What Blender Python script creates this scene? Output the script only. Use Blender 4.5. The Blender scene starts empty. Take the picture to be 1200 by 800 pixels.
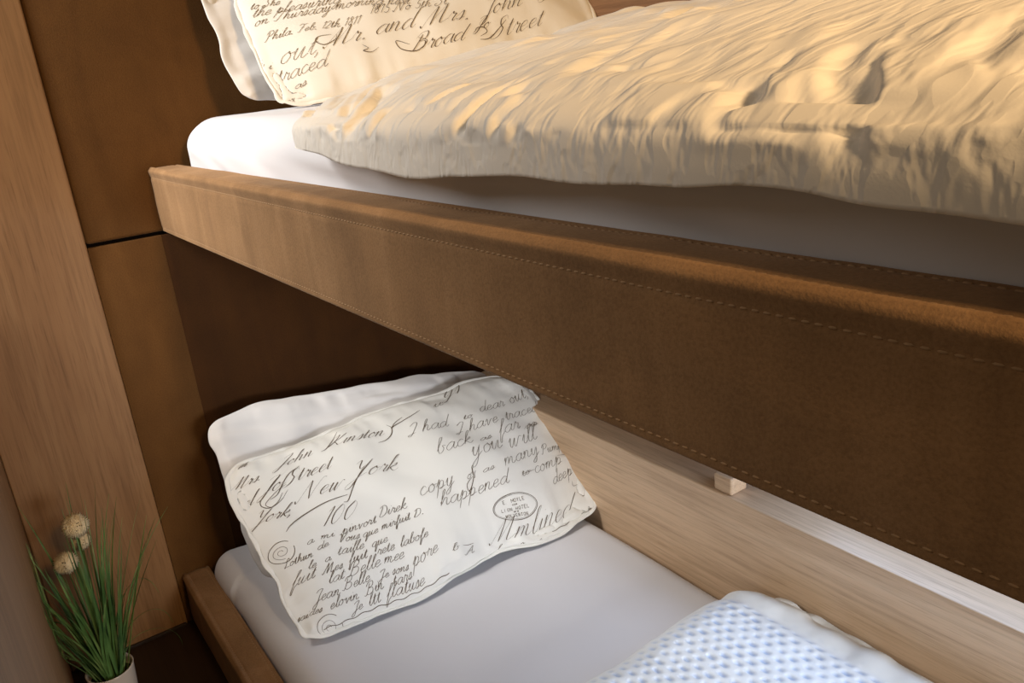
import bpy, bmesh, math, random
import numpy as np
from mathutils import Vector, Matrix
random.seed(5)
C = bpy.context.scene.collection
scene = bpy.context.scene

# ------------------------------------------------------------------ helpers
def obj(name, me, mats, parent=None):
    o = bpy.data.objects.new(name, me)
    C.objects.link(o)
    if not isinstance(mats, (list, tuple)): mats = [mats]
    if not me.materials:
        for m in mats: me.materials.append(m)
    if parent is not None: o.parent = parent
    return o

def tag(o, label, cat, group=None):
    o['label'] = label; o['category'] = cat
    if group: o['group'] = group
    return o

def thing(name, label, cat, loc=(0, 0, 0), group=None):
    o = bpy.data.objects.new(name, None); C.objects.link(o)
    o.location = loc; o.empty_display_size = .05
    return tag(o, label, cat, group)

def struct(o):
    o['kind'] = 'structure'; return o

def smooth(me, on=True):
    me.polygons.foreach_set('use_smooth', [on] * len(me.polygons)); me.update(); return me

# vectorised gradient-free value noise (quintic), range about -1..1
def _hash(i, j, k, seed):
    h = (i * 374761393 + j * 668265263 + k * 1274126177 + seed * 974711) & 0xffffffff
    h = ((h ^ (h >> 13)) * 1274126177) & 0xffffffff
    h = ((h ^ (h >> 16)) * 2246822519) & 0xffffffff
    return ((h ^ (h >> 15)) & 0xffff) / 32767.5 - 1.0
def vnoise(x, y, z=0.0, seed=0):
    x, y, z = np.broadcast_arrays(np.asarray(x, float), np.asarray(y, float), np.asarray(z, float))
    xi = np.floor(x).astype(np.int64); yi = np.floor(y).astype(np.int64); zi = np.floor(z).astype(np.int64)
    fx, fy, fz = x - xi, y - yi, z - zi
    q = lambda t: t * t * t * (t * (t * 6 - 15) + 10)
    fx, fy, fz = q(fx), q(fy), q(fz)
    r = 0
    for a in (0, 1):
        for b in (0, 1):
            for c in (0, 1):
                w = (fx if a else 1 - fx) * (fy if b else 1 - fy) * (fz if c else 1 - fz)
                r = r + w * _hash(xi + a, yi + b, zi + c, seed)
    return r
def fbm(x, y, z=0.0, seed=0, oct=3):
    r = 0; a = 1.0
    for i in range(oct):
        r = r + a * vnoise(x * 2**i, y * 2**i, np.asarray(z) * 2**i, seed + 17 * i); a *= .5
    return r
def sst(a, b, x):
    t = np.clip((np.asarray(x, float) - a) / (b - a), 0, 1); return t * t * (3 - 2 * t)

def grid_mesh(name, P, closed_v=False):
    """P: (n, m, 3) array -> quad grid; closed_v wraps the second axis."""
    n, m, _ = P.shape
    idx = np.arange(n * m).reshape(n, m)
    if closed_v: idx2 = np.concatenate([idx, idx[:, :1]], 1)
    else: idx2 = idx
    f = np.stack([idx2[:-1, :-1], idx2[1:, :-1], idx2[1:, 1:], idx2[:-1, 1:]], -1).reshape(-1, 4)
    me = bpy.data.meshes.new(name)
    me.from_pydata(P.reshape(-1, 3).tolist(), [], f.tolist())
    me.update()
    return me

def grid_normals(P):
    du = np.gradient(P, axis=0); dv = np.gradient(P, axis=1)
    n = np.cross(du, dv); return n / (np.linalg.norm(n, axis=-1, keepdims=True) + 1e-12)

def rbox_bm(x0, x1, y0, y1, z0, z1, r=.005, seg=3, bm=None):
    own = bm is None
    if own: bm = bmesh.new()
    g = bmesh.ops.create_cube(bm, size=1)
    vs = g['verts']
    for v in vs:
        v.co = Vector((x0 + (v.co.x + .5) * (x1 - x0), y0 + (v.co.y + .5) * (y1 - y0), z0 + (v.co.z + .5) * (z1 - z0)))
    if r > 0:
        es = list({e for v in vs for e in v.link_edges})
        bmesh.ops.bevel(bm, geom=es, offset=r, segments=seg, profile=.5, affect='EDGES')
    return bm
def bm_mesh(name, bm, sm=True):
    me = bpy.data.meshes.new(name); bm.to_mesh(me); bm.free()
    if sm: smooth(me)
    return me
def rbox(name, x0, x1, y0, y1, z0, z1, mat, r=.005, seg=3, parent=None, sm=False):
    me = bm_mesh(name, rbox_bm(x0, x1, y0, y1, z0, z1, r, seg), False)
    if sm: smooth(me)
    return obj(name, me, mat, parent)

def tube_bm(bm, pts, rads, sides=8, cap=True):
    rings = []
    n = len(pts); pts = [Vector(p) for p in pts]
    up = Vector((.3, .2, .93))
    for i, p in enumerate(pts):
        d = (pts[min(i + 1, n - 1)] - pts[max(i - 1, 0)]).normalized()
        s = d.cross(up)
        if s.length < 1e-3: s = d.cross(Vector((1, 0, 0)))
        s.normalize(); t = d.cross(s)
        rings.append([bm.verts.new(p + (s * math.cos(a) + t * math.sin(a)) * rads[i]) for a in [2 * math.pi * k / sides for k in range(sides)]])
    for a, b in zip(rings[:-1], rings[1:]):
        for k in range(sides): bm.faces.new((a[k], a[(k + 1) % sides], b[(k + 1) % sides], b[k]))
    if cap:
        bm.faces.new(rings[0][::-1]); bm.faces.new(rings[-1])
    return bm

# ------------------------------------------------------------------ materials
def srgb(r, g, b):
    f = lambda c: (c / 255 / 12.92) if c / 255 <= .04045 else ((c / 255 + .055) / 1.055) ** 2.4
    return (f(r), f(g), f(b), 1)
class MT:
    def __init__(s, name):
        s.m = bpy.data.materials.new(name); s.m.use_nodes = True
        s.nt = s.m.node_tree; s.b = s.nt.nodes['Principled BSDF']
    def n(s, t, **kw):
        x = s.nt.nodes.new(t)
        for k, v in kw.items(): setattr(x, k, v)
        return x
    def l(s, a, b): s.nt.links.new(a, b)
    def coords(s, scale=(1, 1, 1)):
        tc = s.n('ShaderNodeTexCoord'); mp = s.n('ShaderNodeMapping'); mp.inputs['Scale'].default_value = scale
        s.l(tc.outputs['Object'], mp.inputs['Vector']); return mp.outputs['Vector']
    def noise(s, vec, scale, detail=4, rough=.55, dist=0):
        x = s.n('ShaderNodeTexNoise'); x.inputs['Scale'].default_value = scale; x.inputs['Detail'].default_value = detail
        x.inputs['Roughness'].default_value = rough; x.inputs['Distortion'].default_value = dist
        s.l(vec, x.inputs['Vector']); return x.outputs['Fac']
    def ramp(s, fac, stops):
        x = s.n('ShaderNodeValToRGB'); e = x.color_ramp.elements
        while len(e) < len(stops): e.new(.5)
        for el, (p, c) in zip(e, stops): el.position = p; el.color = c
        s.l(fac, x.inputs['Fac']); return x.outputs['Color']
    def mix(s, fac, a, b, mode='MIX'):
        x = s.n('ShaderNodeMix', data_type='RGBA', blend_type=mode)
        if isinstance(fac, (int, float)): x.inputs[0].default_value = fac
        else: s.l(fac, x.inputs[0])
        for i, v in ((6, a), (7, b)):
            if isinstance(v, tuple): x.inputs[i].default_value = v
            else: s.l(v, x.inputs[i])
        return x.outputs[2]
    def bump(s, h, strength=.3, dist=.001, prev=None):
        x = s.n('ShaderNodeBump'); x.inputs['Strength'].default_value = strength; x.inputs['Distance'].default_value = dist
        s.l(h, x.inputs['Height'])
        if prev is not None: s.l(prev, x.inputs['Normal'])
        s.l(x.outputs['Normal'], s.b.inputs['Normal']); return x.outputs['Normal']
    def done(s, col, rough=.6, spec=.3):
        if isinstance(col, tuple): s.b.inputs['Base Color'].default_value = col
        else: s.l(col, s.b.inputs['Base Color'])
        if isinstance(rough, (int, float)): s.b.inputs['Roughness'].default_value = rough
        else: s.l(rough, s.b.inputs['Roughness'])
        s.b.inputs['Specular IOR Level'].default_value = spec
        return s.m

def wood_mat(name, along, c0, c1, c2, cs=1.0):
    t = MT(name)
    def sc(a, b):   # a along grain, b across
        v = [b, b, b]; v[along] = a; return tuple(v)
    big = t.noise(t.coords(sc(1.1, 9)), 1.0 * cs, 4, .6, 1.2)
    fine = t.noise(t.coords(sc(5, 130)), 1.0 * cs, 5, .7, .4)
    pores = t.noise(t.coords(sc(16, 420)), 1.0 * cs, 2, .5)
    col = t.ramp(big, [(.25, c0), (.5, c1), (.75, c2)])
    f2 = t.ramp(fine, [(.33, (.58, .54, .5, 1)), (.55, (1, 1, 1, 1)), (.8, (1.0, .97, .93, 1))])
    col = t.mix(.55, col, f2, 'MULTIPLY')
    p2 = t.ramp(pores, [(.30, (.45, .38, .32, 1)), (.42, (1, 1, 1, 1))])
    col = t.mix(.35, col, p2, 'MULTIPLY')
    t.bump(fine, .15, .0006)
    return t.done(col, .55, .3)

def suede_mat(name, ca, cb, cc, nap=1.0):
    t = MT(name)
    c = t.coords((1, 1, 1))
    streak = t.noise(t.coords((14, 14, 2.2)), 1.0, 3, .55, .8)
    blot = t.noise(c, 9, 4, .6, .5)
    grain = t.noise(c, 420, 3, .6)
    col = t.ramp(streak, [(.3, ca), (.5, cb), (.7, cc)])
    col = t.mix(.5, col, t.ramp(blot, [(.3, (.72, .70, .68, 1)), (.65, (1.12, 1.1, 1.08, 1))]), 'MULTIPLY')
    col = t.mix(.45, col, t.ramp(grain, [(.3, (.62, .6, .58, 1)), (.6, (1.1, 1.1, 1.1, 1))]), 'MULTIPLY')
    t.bump(grain, .35, .0012)
    m = t.done(col, .85, .15)
    t.b.inputs['Sheen Weight'].default_value = .12 * nap
    t.b.inputs['Sheen Roughness'].default_value = .5
    t.b.inputs['Sheen Tint'].default_value = (1, .8, .6, 1)
    return m

def linen_mat(name, col, rough=.85, weave=900, bs=.12, blot=.06):
    t = MT(name)
    c = t.coords((1, 1, 1))
    w = t.noise(c, weave, 2, .5)
    b = t.noise(c, 7, 3, .5)
    k = 1 - blot
    cc = t.mix(1.0, col, t.ramp(b, [(.3, (k, k, k, 1)), (.7, (1, 1, 1, 1))]), 'MULTIPLY')
    t.bump(w, bs, .0006)
    return t.done(cc, rough, .2)

M_oak_v = wood_mat('light_oak_vertical_grain', 2, srgb(128, 93, 58), srgb(143, 106, 69), srgb(154, 118, 80))
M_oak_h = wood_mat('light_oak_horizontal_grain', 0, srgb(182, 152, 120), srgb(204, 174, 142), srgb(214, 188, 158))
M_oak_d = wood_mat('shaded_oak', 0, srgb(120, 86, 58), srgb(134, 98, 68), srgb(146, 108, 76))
M_ledge = M_oak_h.copy(); M_ledge.name = 'satin_oak'
for n in M_ledge.node_tree.nodes:
    if n.type == 'BSDF_PRINCIPLED': n.inputs['Roughness'].default_value = .34; n.inputs['Specular IOR Level'].default_value = .5
M_suede = suede_mat('brown_suede', srgb(138, 106, 74), srgb(149, 115, 80), srgb(161, 126, 90))
M_panel = suede_mat('brown_panel_fabric', srgb(92, 62, 30), srgb(97, 66, 32), srgb(102, 70, 35), .5)
M_panel_shaded = suede_mat('shaded_brown_panel_fabric', srgb(62, 35, 10), srgb(66, 38, 11), srgb(70, 41, 12), .3)  # panel fabric again, darkened: shade under the bunk put into the colour
M_thread = linen_mat('tan_thread', srgb(168, 136, 102), .8)
M_sheet = linen_mat('white_sheet_cotton', srgb(222, 221, 224), .8, 1200, .06, .02)
M_pill = linen_mat('white_pillow_cotton', srgb(224, 220, 216), .85, 900, .1, .05)
M_cush = linen_mat('cream_cushion_linen', srgb(230, 227, 219), .85, 700, .14, .04)
def seersucker_mat():
    t = MT('white_seersucker'); c = t.coords((1, 1, 1))
    b = t.noise(t.coords((62, 16, 34)), 1.0, 2, .5, .3)
    f = t.ramp(b, [(.36, (0, 0, 0, 1)), (.56, (1, 1, 1, 1))])
    n = t.bump(f, .38, .003)
    t.bump(t.noise(c, 700, 2), .12, .0006, n)
    return t.done(srgb(240, 234, 224), .85, .2)
M_duvet = seersucker_mat()
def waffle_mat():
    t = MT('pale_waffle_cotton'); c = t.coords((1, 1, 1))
    a = t.n('ShaderNodeAttribute'); a.attribute_name = 'dimple_shade'
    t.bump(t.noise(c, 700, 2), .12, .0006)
    return t.done(t.mix(a.outputs['Fac'], srgb(232, 235, 236), srgb(186, 199, 220)), .85, .2)  # blue-grey tint darkens the dents: their shade is put into the cloth colour
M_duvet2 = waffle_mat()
M_ink = linen_mat('brown_print_ink', srgb(108, 92, 74), .85, 900, .05, .3)
M_floor = wood_mat('dark_floor', 0, srgb(46, 32, 24), srgb(54, 38, 28), srgb(60, 43, 32))
M_base = linen_mat('bunk_board', srgb(120, 98, 76), .7)
def plain(name, col, rough=.5, spec=.4, nsc=30, amt=.1):
    t = MT(name); k = 1 - amt
    b = t.noise(t.coords(), nsc, 3, .5)
    return t.done(t.mix(1.0, col, t.ramp(b, [(.3, (k, k, k, 1)), (.7, (1, 1, 1, 1))]), 'MULTIPLY'), rough, spec)
M_pot = plain('white_ceramic', srgb(205, 190, 172), .35, .5, 12, .06)
M_soil = plain('dark_soil', srgb(40, 30, 22), .95, .1, 200, .5)
M_flower = plain('cream_fuzz', srgb(226, 208, 170), .95, .1, 90, .12)
M_fdark = plain('dark_flower_centre', srgb(70, 54, 36), .9, .1)
M_stem = plain('green_stem', srgb(74, 92, 44), .7, .2)
def grass_mat():
    t = MT('grass_green'); c = t.coords((18, 18, 3))
    f = t.noise(c, 1.5, 3, .6)
    return t.done(t.ramp(f, [(.3, srgb(52, 84, 40)), (.5, srgb(88, 122, 62)), (.62, srgb(124, 150, 84)), (.75, srgb(166, 174, 112))]), .5, .4)
M_grass = grass_mat()
M_metal = plain('dark_trim', srgb(46, 34, 26), .5, .4)
M_gap = plain('black_gap_shade', srgb(14, 9, 6), .95, .05)
# ------------------------------------------------------------------ setting
struct(rbox('floor', -.1, 2.3, -1.6, .9, -.05, 0, M_floor, 0))
struct(rbox('wall_back', -.06, -.022, -1.2, .9, 0, 2.0, M_oak_v, 0))
# wide oak board standing just proud beside the fabric panels
struct(rbox('trim_1', -.022, .004, -.3515, -.1312, 0, 1.95, M_oak_v, .003))
struct(rbox('wall_left', -.022, 1.30, -.375, -.352, 0, .775, M_oak_v, .002))
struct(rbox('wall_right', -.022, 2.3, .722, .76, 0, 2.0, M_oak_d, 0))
struct(rbox('trim_2', 0.0, 2.2, .598, .722, 0, .3265, M_ledge, .0025))
struct(rbox('gap_shade_strip', -.0215, -.010, -.1305, .7215, .789, .8005, M_gap, 0))  # black strip added behind the panel joint, standing in for the gap's shade
struct(rbox('baseboard_back', .004, .010, -.345, -.135, 0, .006, M_metal, .001))

pu = rbox('upholstered_panel', -.0212, 0, -.1305, .7215, .798, 1.95, M_panel, .006, 4, sm=True)
tag(pu, 'upper brown fabric wall panel behind the upper bunk, above the dark joint', 'wall panel', 'fabric panels on the end wall')
pl = rbox('upholstered_panel', -.0212, 0, -.1305, -.004, 0, .7915, M_panel, .0012, 4, sm=True)
tag(pl, 'lower brown fabric wall panel below the dark joint, over the lower bunk', 'wall panel', 'fabric panels on the end wall')
rbox('shaded_panel_part', -.0212, -.0003, -.0045, .7215, 0, .7915, M_panel_shaded, .0008, 3, pl, True)['label'] = 'part of the panel under the bunk, its shade painted darker'

# ------------------------------------------------------------------ bunks
XL = 2.05
def stitch_mesh(line, step=.0072, ln=.0050, w=.0007):
    """line(x) -> (point, normal); a row of little thread lozenges along x"""
    bm = bmesh.new(); x = .010
    while x < XL - .02:
        p, n = line(x); p = Vector(p); n = Vector(n).normalized(); d = Vector((1, 0, 0)); s = n.cross(d)
        a, b = p - d * ln / 2, p + d * ln / 2
        top = p + n * w * .9
        ring = [a, p + s * w - d * ln * .25, p + s * w + d * ln * .25, b, p - s * w + d * ln * .25, p - s * w - d * ln * .25]
        base = [bm.verts.new(q - n * .0003) for q in ring]
        t1, t2 = bm.verts.new(top - d * ln * .3), bm.verts.new(top + d * ln * .3)
        bm.faces.new((base[0], base[1], t1)); bm.faces.new((base[1], base[2], t2, t1)); bm.faces.new((base[2], base[3], t2))
        bm.faces.new((base[3], base[4], t2)); bm.faces.new((base[4], base[5], t1, t2)); bm.faces.new((base[5], base[0], t1))
        x += step * random.uniform(.96, 1.04)
    return bm_mesh('stitching', bm)

def rail_mesh(y0, y1, z0, z1, seed):
    """padded rail: closed section swept along x, softly uneven, with stitched channels and a raised welt on the top front edge"""
    sec = []
    def arc(cy, cz, r, a0, a1, k):
        for i in range(k + 1):
            a = math.radians(a0 + (a1 - a0) * i / k); sec.append((cy + r * math.cos(a), cz + r * math.sin(a)))
    r = .0045
    def line(p, q, k):
        for i in range(1, k): sec.append((p[0] + (q[0] - p[0]) * i / k, p[1] + (q[1] - p[1]) * i / k))
    arc(y0 + r, z0 + r, r, 270, 180, 5); line((y0, z0 + r), (y0, z1 - r), 46)
    arc(y0 + r, z1 - r, r, 180, 90, 6); line((y0 + r, z1), (y1 - r, z1), 26)
    arc(y1 - r, z1 - r, r, 90, 0, 4); arc(y1 - r, z0 + r, r, 0, -90, 4)
    sec = np.array(sec); xs = np.linspace(0.0005, XL, 260)
    P = np.zeros((len(xs), len(sec), 3)); P[..., 0] = xs[:, None]; P[..., 1] = sec[None, :, 0]; P[..., 2] = sec[None, :, 1]
    X, Y, Z = P[..., 0], P[..., 1], P[..., 2]
    front = (np.abs(Y - y0) < .0006); top = (np.abs(Z - z1) < .0006) & (Y < y1 - .004)
    h = z1 - z0
    ch = lambda d, w: np.exp(-(d / w) ** 2)
    df = -.0010 * (ch(Z - (z1 - .0165), .0022) + .6 * ch(Z - (z0 + .0075), .002)) + .0016 * ch(Z - (z1 - .006), .004)
    df = df + .0012 * fbm(X * 5, Z * 12, 0, seed)
    dt = -.0012 * (ch(Y - (y0 + .0115), .0022) + ch(Y - (y1 - .008), .002)) + .0015 * ch(Y - (y0 + .006), .003)
    dt = dt + .0012 * fbm(X * 6, Y * 20, 3, seed + 5)
    P[..., 1] -= np.where(front, df, 0); P[..., 2] += np.where(top, dt, 0)
    me = grid_mesh('side_rail', P, True)
    bm = bmesh.new(); bm.from_mesh(me); bm.verts.ensure_lookup_table(); m = len(sec)
    bm.faces.new([bm.verts[i] for i in range(m)]); bm.faces.new([bm.verts[(len(xs) - 1) * m + i] for i in range(m)][::-1])
    bmesh.ops.recalc_face_normals(bm, faces=bm.faces)
    bm.to_mesh(me); bm.free()
    return smooth(me)

def bunk(label, y0, y1, z0, z1, seed, board):
    t = thing('bunk_bed', label, 'bed', (0, (y0 + y1) / 2, z0), 'stacked bunk beds')
    Minv = Matrix.Translation(-Vector(t.location))
    def add(name, me, mat, par):
        me.transform(Minv); return obj(name, me, mat, par)
    rail = add('side_rail', rail_mesh(y0, y1, z0, z1, seed), M_suede, t)
    def nz(x, a): return .0012 * float(fbm(np.array(x * 5.), np.array(a * 12.), 0, seed))
    for ln in (lambda x: ((x, y0 - nz(x, z1 - .0165) + .0006, z1 - .0165), (0, -1, 0)),
               lambda x: ((x, y0 - nz(x, z0 + .0075) + .0002, z0 + .0075), (0, -1, 0)),
               lambda x: ((x, y0 + .0115, z1 - .0008 + .0012 * float(fbm(np.array(x * 6.), np.array((y0 + .0115) * 20), 3, seed + 5))), (0, 0, 1)),
               lambda x: ((x, y1 - .008, z1 - .0008 + .0012 * float(fbm(np.array(x * 6.), np.array((y1 - .008) * 20), 3, seed + 5))), (0, 0, 1))):
        add('stitching', stitch_mesh(ln), M_thread, rail)
    add('bed_base', bm_mesh('bed_base', rbox_bm(.002, XL, y1 + .0005, board[0], board[1], board[2], .002), False), M_base, t)
    return t
bunk('upper bunk bed with a broad stitched brown suede front rail', 0, .0546, .797, .9126, 3, (.7205, .815, .838))
bunk('lower bunk bed near the floor, its brown suede rail by the potted grass', -.1194, -.0648, .001, .1083, 9, (.597, .003, .024))

# ------------------------------------------------------------------ mattresses
def mattress(label, x0, x1, y0, y1, z0, z1, r, seed, amp, nx, ny, folds):
    nz = 14
    def face(n, m, fn):
        u, v = np.meshgrid(np.linspace(0, 1, n), np.linspace(0, 1, m), indexing='ij'); return fn(u, v)
    # concentrate samples near the ends and the front edge
    ex = lambda u: u ** 1.7
    P = []
    P.append(face(nx, ny, lambda u, v: np.stack([x0 + (x1 - x0) * ex(u), y0 + (y1 - y0) * ex(v), z1 + 0 * u], -1)))
    P.append(face(nx, nz * 2, lambda u, v: np.stack([x0 + (x1 - x0) * ex(u), y0 + 0 * u, z1 + (z0 - z1) * v], -1)))
    P.append(face(ny, nz * 2, lambda u, v: np.stack([x0 + 0 * u, y0 + (y1 - y0) * ex(u), z1 + (z0 - z1) * v], -1)))
    P.append(face(nx, nz, lambda u, v: np.stack([x0 + (x1 - x0) * ex(u), y1 + 0 * u, z1 + (z0 - z1) * v], -1)))
    P.append(face(ny, nz, lambda u, v: np.stack([x1 + 0 * u, y0 + (y1 - y0) * ex(u), z1 + (z0 - z1) * v], -1)))
    P.append(face(nx, ny, lambda u, v: np.stack([x0 + (x1 - x0) * ex(u), y0 + (y1 - y0) * ex(v), z0 + 0 * u], -1)))
    vs, fs, off = [], [], 0
    rb = .012
    for A in P:
        q = A.copy()
        n, m, _ = A.shape
        zin = np.clip(q[..., 2], z0 + rb, z1 - r)
        rr = np.where(q[..., 2] > z1 - r, r, np.where(q[..., 2] < z0 + rb, rb, r))
        c = np.stack([np.clip(q[..., 0], x0 + r, x1 - r), np.clip(q[..., 1], y0 + r, y1 - r), zin], -1)
        d = q - c; L = np.linalg.norm(d, axis=-1, keepdims=True)
        nn = d / np.maximum(L, 1e-9)
        q = c + nn * np.minimum(r, np.where(L > 1e-9, r, 0))
        q[..., 2] = np.clip(q[..., 2], z0, z1)
        X, Y, Z = q[..., 0], q[..., 1], q[..., 2]
        disp = amp * fbm(X * 4, Y * 4, Z * 4, seed)
        disp = disp + folds(X, Y, Z)
        disp = disp * sst(z0, z0 + .03, Z)
        q = q + nn * disp[..., None]
        idx = np.arange(n * m).reshape(n, m) + off
        vs.append(q.reshape(-1, 3)); fs.append(np.stack([idx[:-1, :-1], idx[1:, :-1], idx[1:, 1:], idx[:-1, 1:]], -1).reshape(-1, 4)); off += n * m
    me = bpy.data.meshes.new('mattress'); me.from_pydata(np.concatenate(vs).tolist(), [], np.concatenate(fs).tolist())
    bm = bmesh.new(); bm.from_mesh(me); bmesh.ops.remove_doubles(bm, verts=bm.verts, dist=.0004)
    bmesh.ops.recalc_face_normals(bm, faces=bm.faces); bm.to_mesh(me); bm.free(); smooth(me)
    o = obj('mattress', me, M_sheet)
    return tag(o, label, 'mattress', 'mattresses in white fitted sheets')
def folds_up(X, Y, Z):
    # soft diagonal tension folds at the head corner and along the front side
    w = np.exp(-((X - .25) / .28) ** 2) * sst(.22, .06, Y)
    s = vnoise((Z * 34 + X * 9), X * 3, 1, 41)
    w2 = sst(.3, .7, X) * sst(.12, .06, Y)
    return .0042 * w * s + .0036 * w2 * vnoise(X * 4, Z * 46 + X * 4, 0, 8)
def folds_low(X, Y, Z):
    w = np.exp(-((X - .15) / .14) ** 2) * sst(.12, -.04, Y)
    flap = .0045 * sst(.168, .160, X + (Y + .06) * .35) * sst(.04, -.05, Y)
    return .0018 * w * vnoise(X * 26 - Z * 30, Y * 12, 1, 43) + flap + .0006 * vnoise(X * 9, Y * 26, 0, 4)
mattress('upper mattress in a white fitted sheet lying on the upper bunk', .012, 2.0, .058, .712, .839, .990, .062, 21, .0025, 200, 90, folds_up)
mattress('lower mattress in a white fitted sheet lying on the lower bunk', .018, 2.0, -.062, .594, .025, .1455, .042, 22, .0012, 200, 110, folds_low)

# ------------------------------------------------------------------ pillows and cushions
def frame(BL, R, U, N):
    BL, R, U, N = map(Vector, (BL, R, U, N))
    return Matrix(((R.x, U.x, N.x, BL.x), (R.y, U.y, N.y, BL.y), (R.z, U.z, N.z, BL.z), (0, 0, 0, 1)))

class Pad:
    """stuffed case: coordinates a along the width, b up the height, c out of the face (metres)"""
    def __init__(s, a0, a1, h, T, Tb, seed, wr=1.0, corner=.02, outline=None, exp=2.4, fine=0, edges=None):
        s.a0, s.a1, s.h, s.T, s.Tb, s.seed, s.wr, s.corner, s.exp = a0, a1, h, T, Tb, seed, wr, corner, exp
        s.outline = outline; s.bul = 1.0; s.edges = edges; s.fine = fine
    def sides(s, V):
        if s.edges is None: return s.a0, s.a1
        l, rr = s.edges(V); return s.a0 + l, s.a1 + rr
    def pos(s, U, V, side=1):
        U = np.asarray(U, float); V = np.asarray(V, float)
        w = s.a1 - s.a0
        A0, A1 = s.sides(V)
        # gentle pinch of the sides between the pointed corners + uneven hems
        pu = 1 - np.abs(2 * U - 1) ** 2; pv = 1 - np.abs(2 * V - 1) ** 2
        a = A0 + (A1 - A0) * U - (.005 * pv * (1 - 2 * U) * s.bul) + .004 * s.wr * vnoise(V * 9, U * 2, 0, s.seed + 1) * np.abs(2 * U - 1) ** 4
        b = s.h * V - (.003 * pu * (1 - 2 * V) * s.bul) + .004 * s.wr * vnoise(U * 11, V * 2, 5, s.seed + 2) * np.abs(2 * V - 1) ** 4
        if s.outline is not None:
            da, db = s.outline(U, V); a = a + da; b = b + db
        # rounded corners
        cu, cv = 2 * U - 1, 2 * V - 1
        k = s.corner * (np.abs(cu) ** 8) * (np.abs(cv) ** 8)
        a = a - k * np.sign(cu); b = b - k * np.sign(cv)
        A = np.maximum(1 - np.abs(cu) ** s.exp, 0); B = np.maximum(1 - np.abs(cv) ** s.exp, 0)
        prof = (A * B) ** .72
        T = s.T if side > 0 else s.Tb
        d = np.minimum(np.minimum(U, 1 - U) * w, np.minimum(V, 1 - V) * s.h)
        edge = np.exp(-d / .035)
        # gathers radiating from the seams, broad dents inside
        ux, vy = U * w, V * s.h
        nearv = np.exp(-np.minimum(V, 1 - V) * s.h / .04); nearu = np.exp(-np.minimum(U, 1 - U) * w / .04)
        g = nearv * vnoise(ux * 46, vy * 9, 2, s.seed + 3) + nearu * vnoise(ux * 9, vy * 46, 4, s.seed + 4)
        big = fbm(ux * 7 + 2, vy * 7, 9, s.seed + 5, 2)
        diag = vnoise((ux + vy) * 16, (ux - vy) * 5, 3, s.seed + 6)
        fine = vnoise(ux * 9 + 2 * vnoise(ux * 4, vy * 4, 0, s.seed + 8), vy * 55 + 3 * vnoise(ux * 6, vy * 3, 0, s.seed + 9), 0, s.seed + 7) if s.fine else 0
        c = T * prof + s.fine * fine * sst(0, .02, d) + s.wr * sst(0, .02, d) * (.0042 * g + .0055 * big + .0030 * diag)
        return np.stack([a, b, c if side > 0 else -c], -1)
    def mesh(s, name, nu=200, nv=130, hem=.006):
        u = np.linspace(0, 1, nu); v = np.linspace(0, 1, nv)
        # denser near edges
        u = .5 - .5 * np.cos(np.pi * u) * (.35) - .5 * (1 - 2 * u) * .65 ; v = .5 - .5 * np.cos(np.pi * v) * .35 - .5 * (1 - 2 * v) * .65
        U, V = np.meshgrid(u, v, indexing='ij')
        F = s.pos(U, V, 1); Bk = s.pos(U, V, -1)
        vs = np.concatenate([F.reshape(-1, 3), Bk.reshape(-1, 3)])
        idx = np.arange(nu * nv).reshape(nu, nv)
        f1 = np.stack([idx[:-1, :-1], idx[1:, :-1], idx[1:, 1:], idx[:-1, 1:]], -1).reshape(-1, 4)
        f2 = (f1[:, ::-1] + nu * nv)
        me = bpy.data.meshes.new(name); me.from_pydata(vs.tolist(), [], np.concatenate([f1, f2]).tolist())
        bm = bmesh.new(); bm.from_mesh(me); bmesh.ops.remove_doubles(bm, verts=bm.verts, dist=.0002)
        # thin sewn hem standing out along the seam
        bd = [v for v in bm.verts]
        bmesh.ops.recalc_face_normals(bm, faces=bm.faces)
        bm.to_mesh(me); bm.free(); return smooth(me)
    def lift(s, A, Bv, off=.0007):
        """text coordinates (metres along/up) -> raised position on the front face"""
        V = np.asarray(Bv) / s.h; A0, A1 = s.sides(V); U = (np.asarray(A) - A0) / (A1 - A0)
        U = np.clip(U, .004, .996); V = np.clip(V, .006, .994)
        e = .002
        p = s.pos(U, V); n = np.cross(s.pos(U + e, V) - s.pos(U - e, V), s.pos(U, V + e) - s.pos(U, V - e))
        n = n / (np.linalg.norm(n, axis=-1, keepdims=True) + 1e-12)
        return p + n * off

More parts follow.
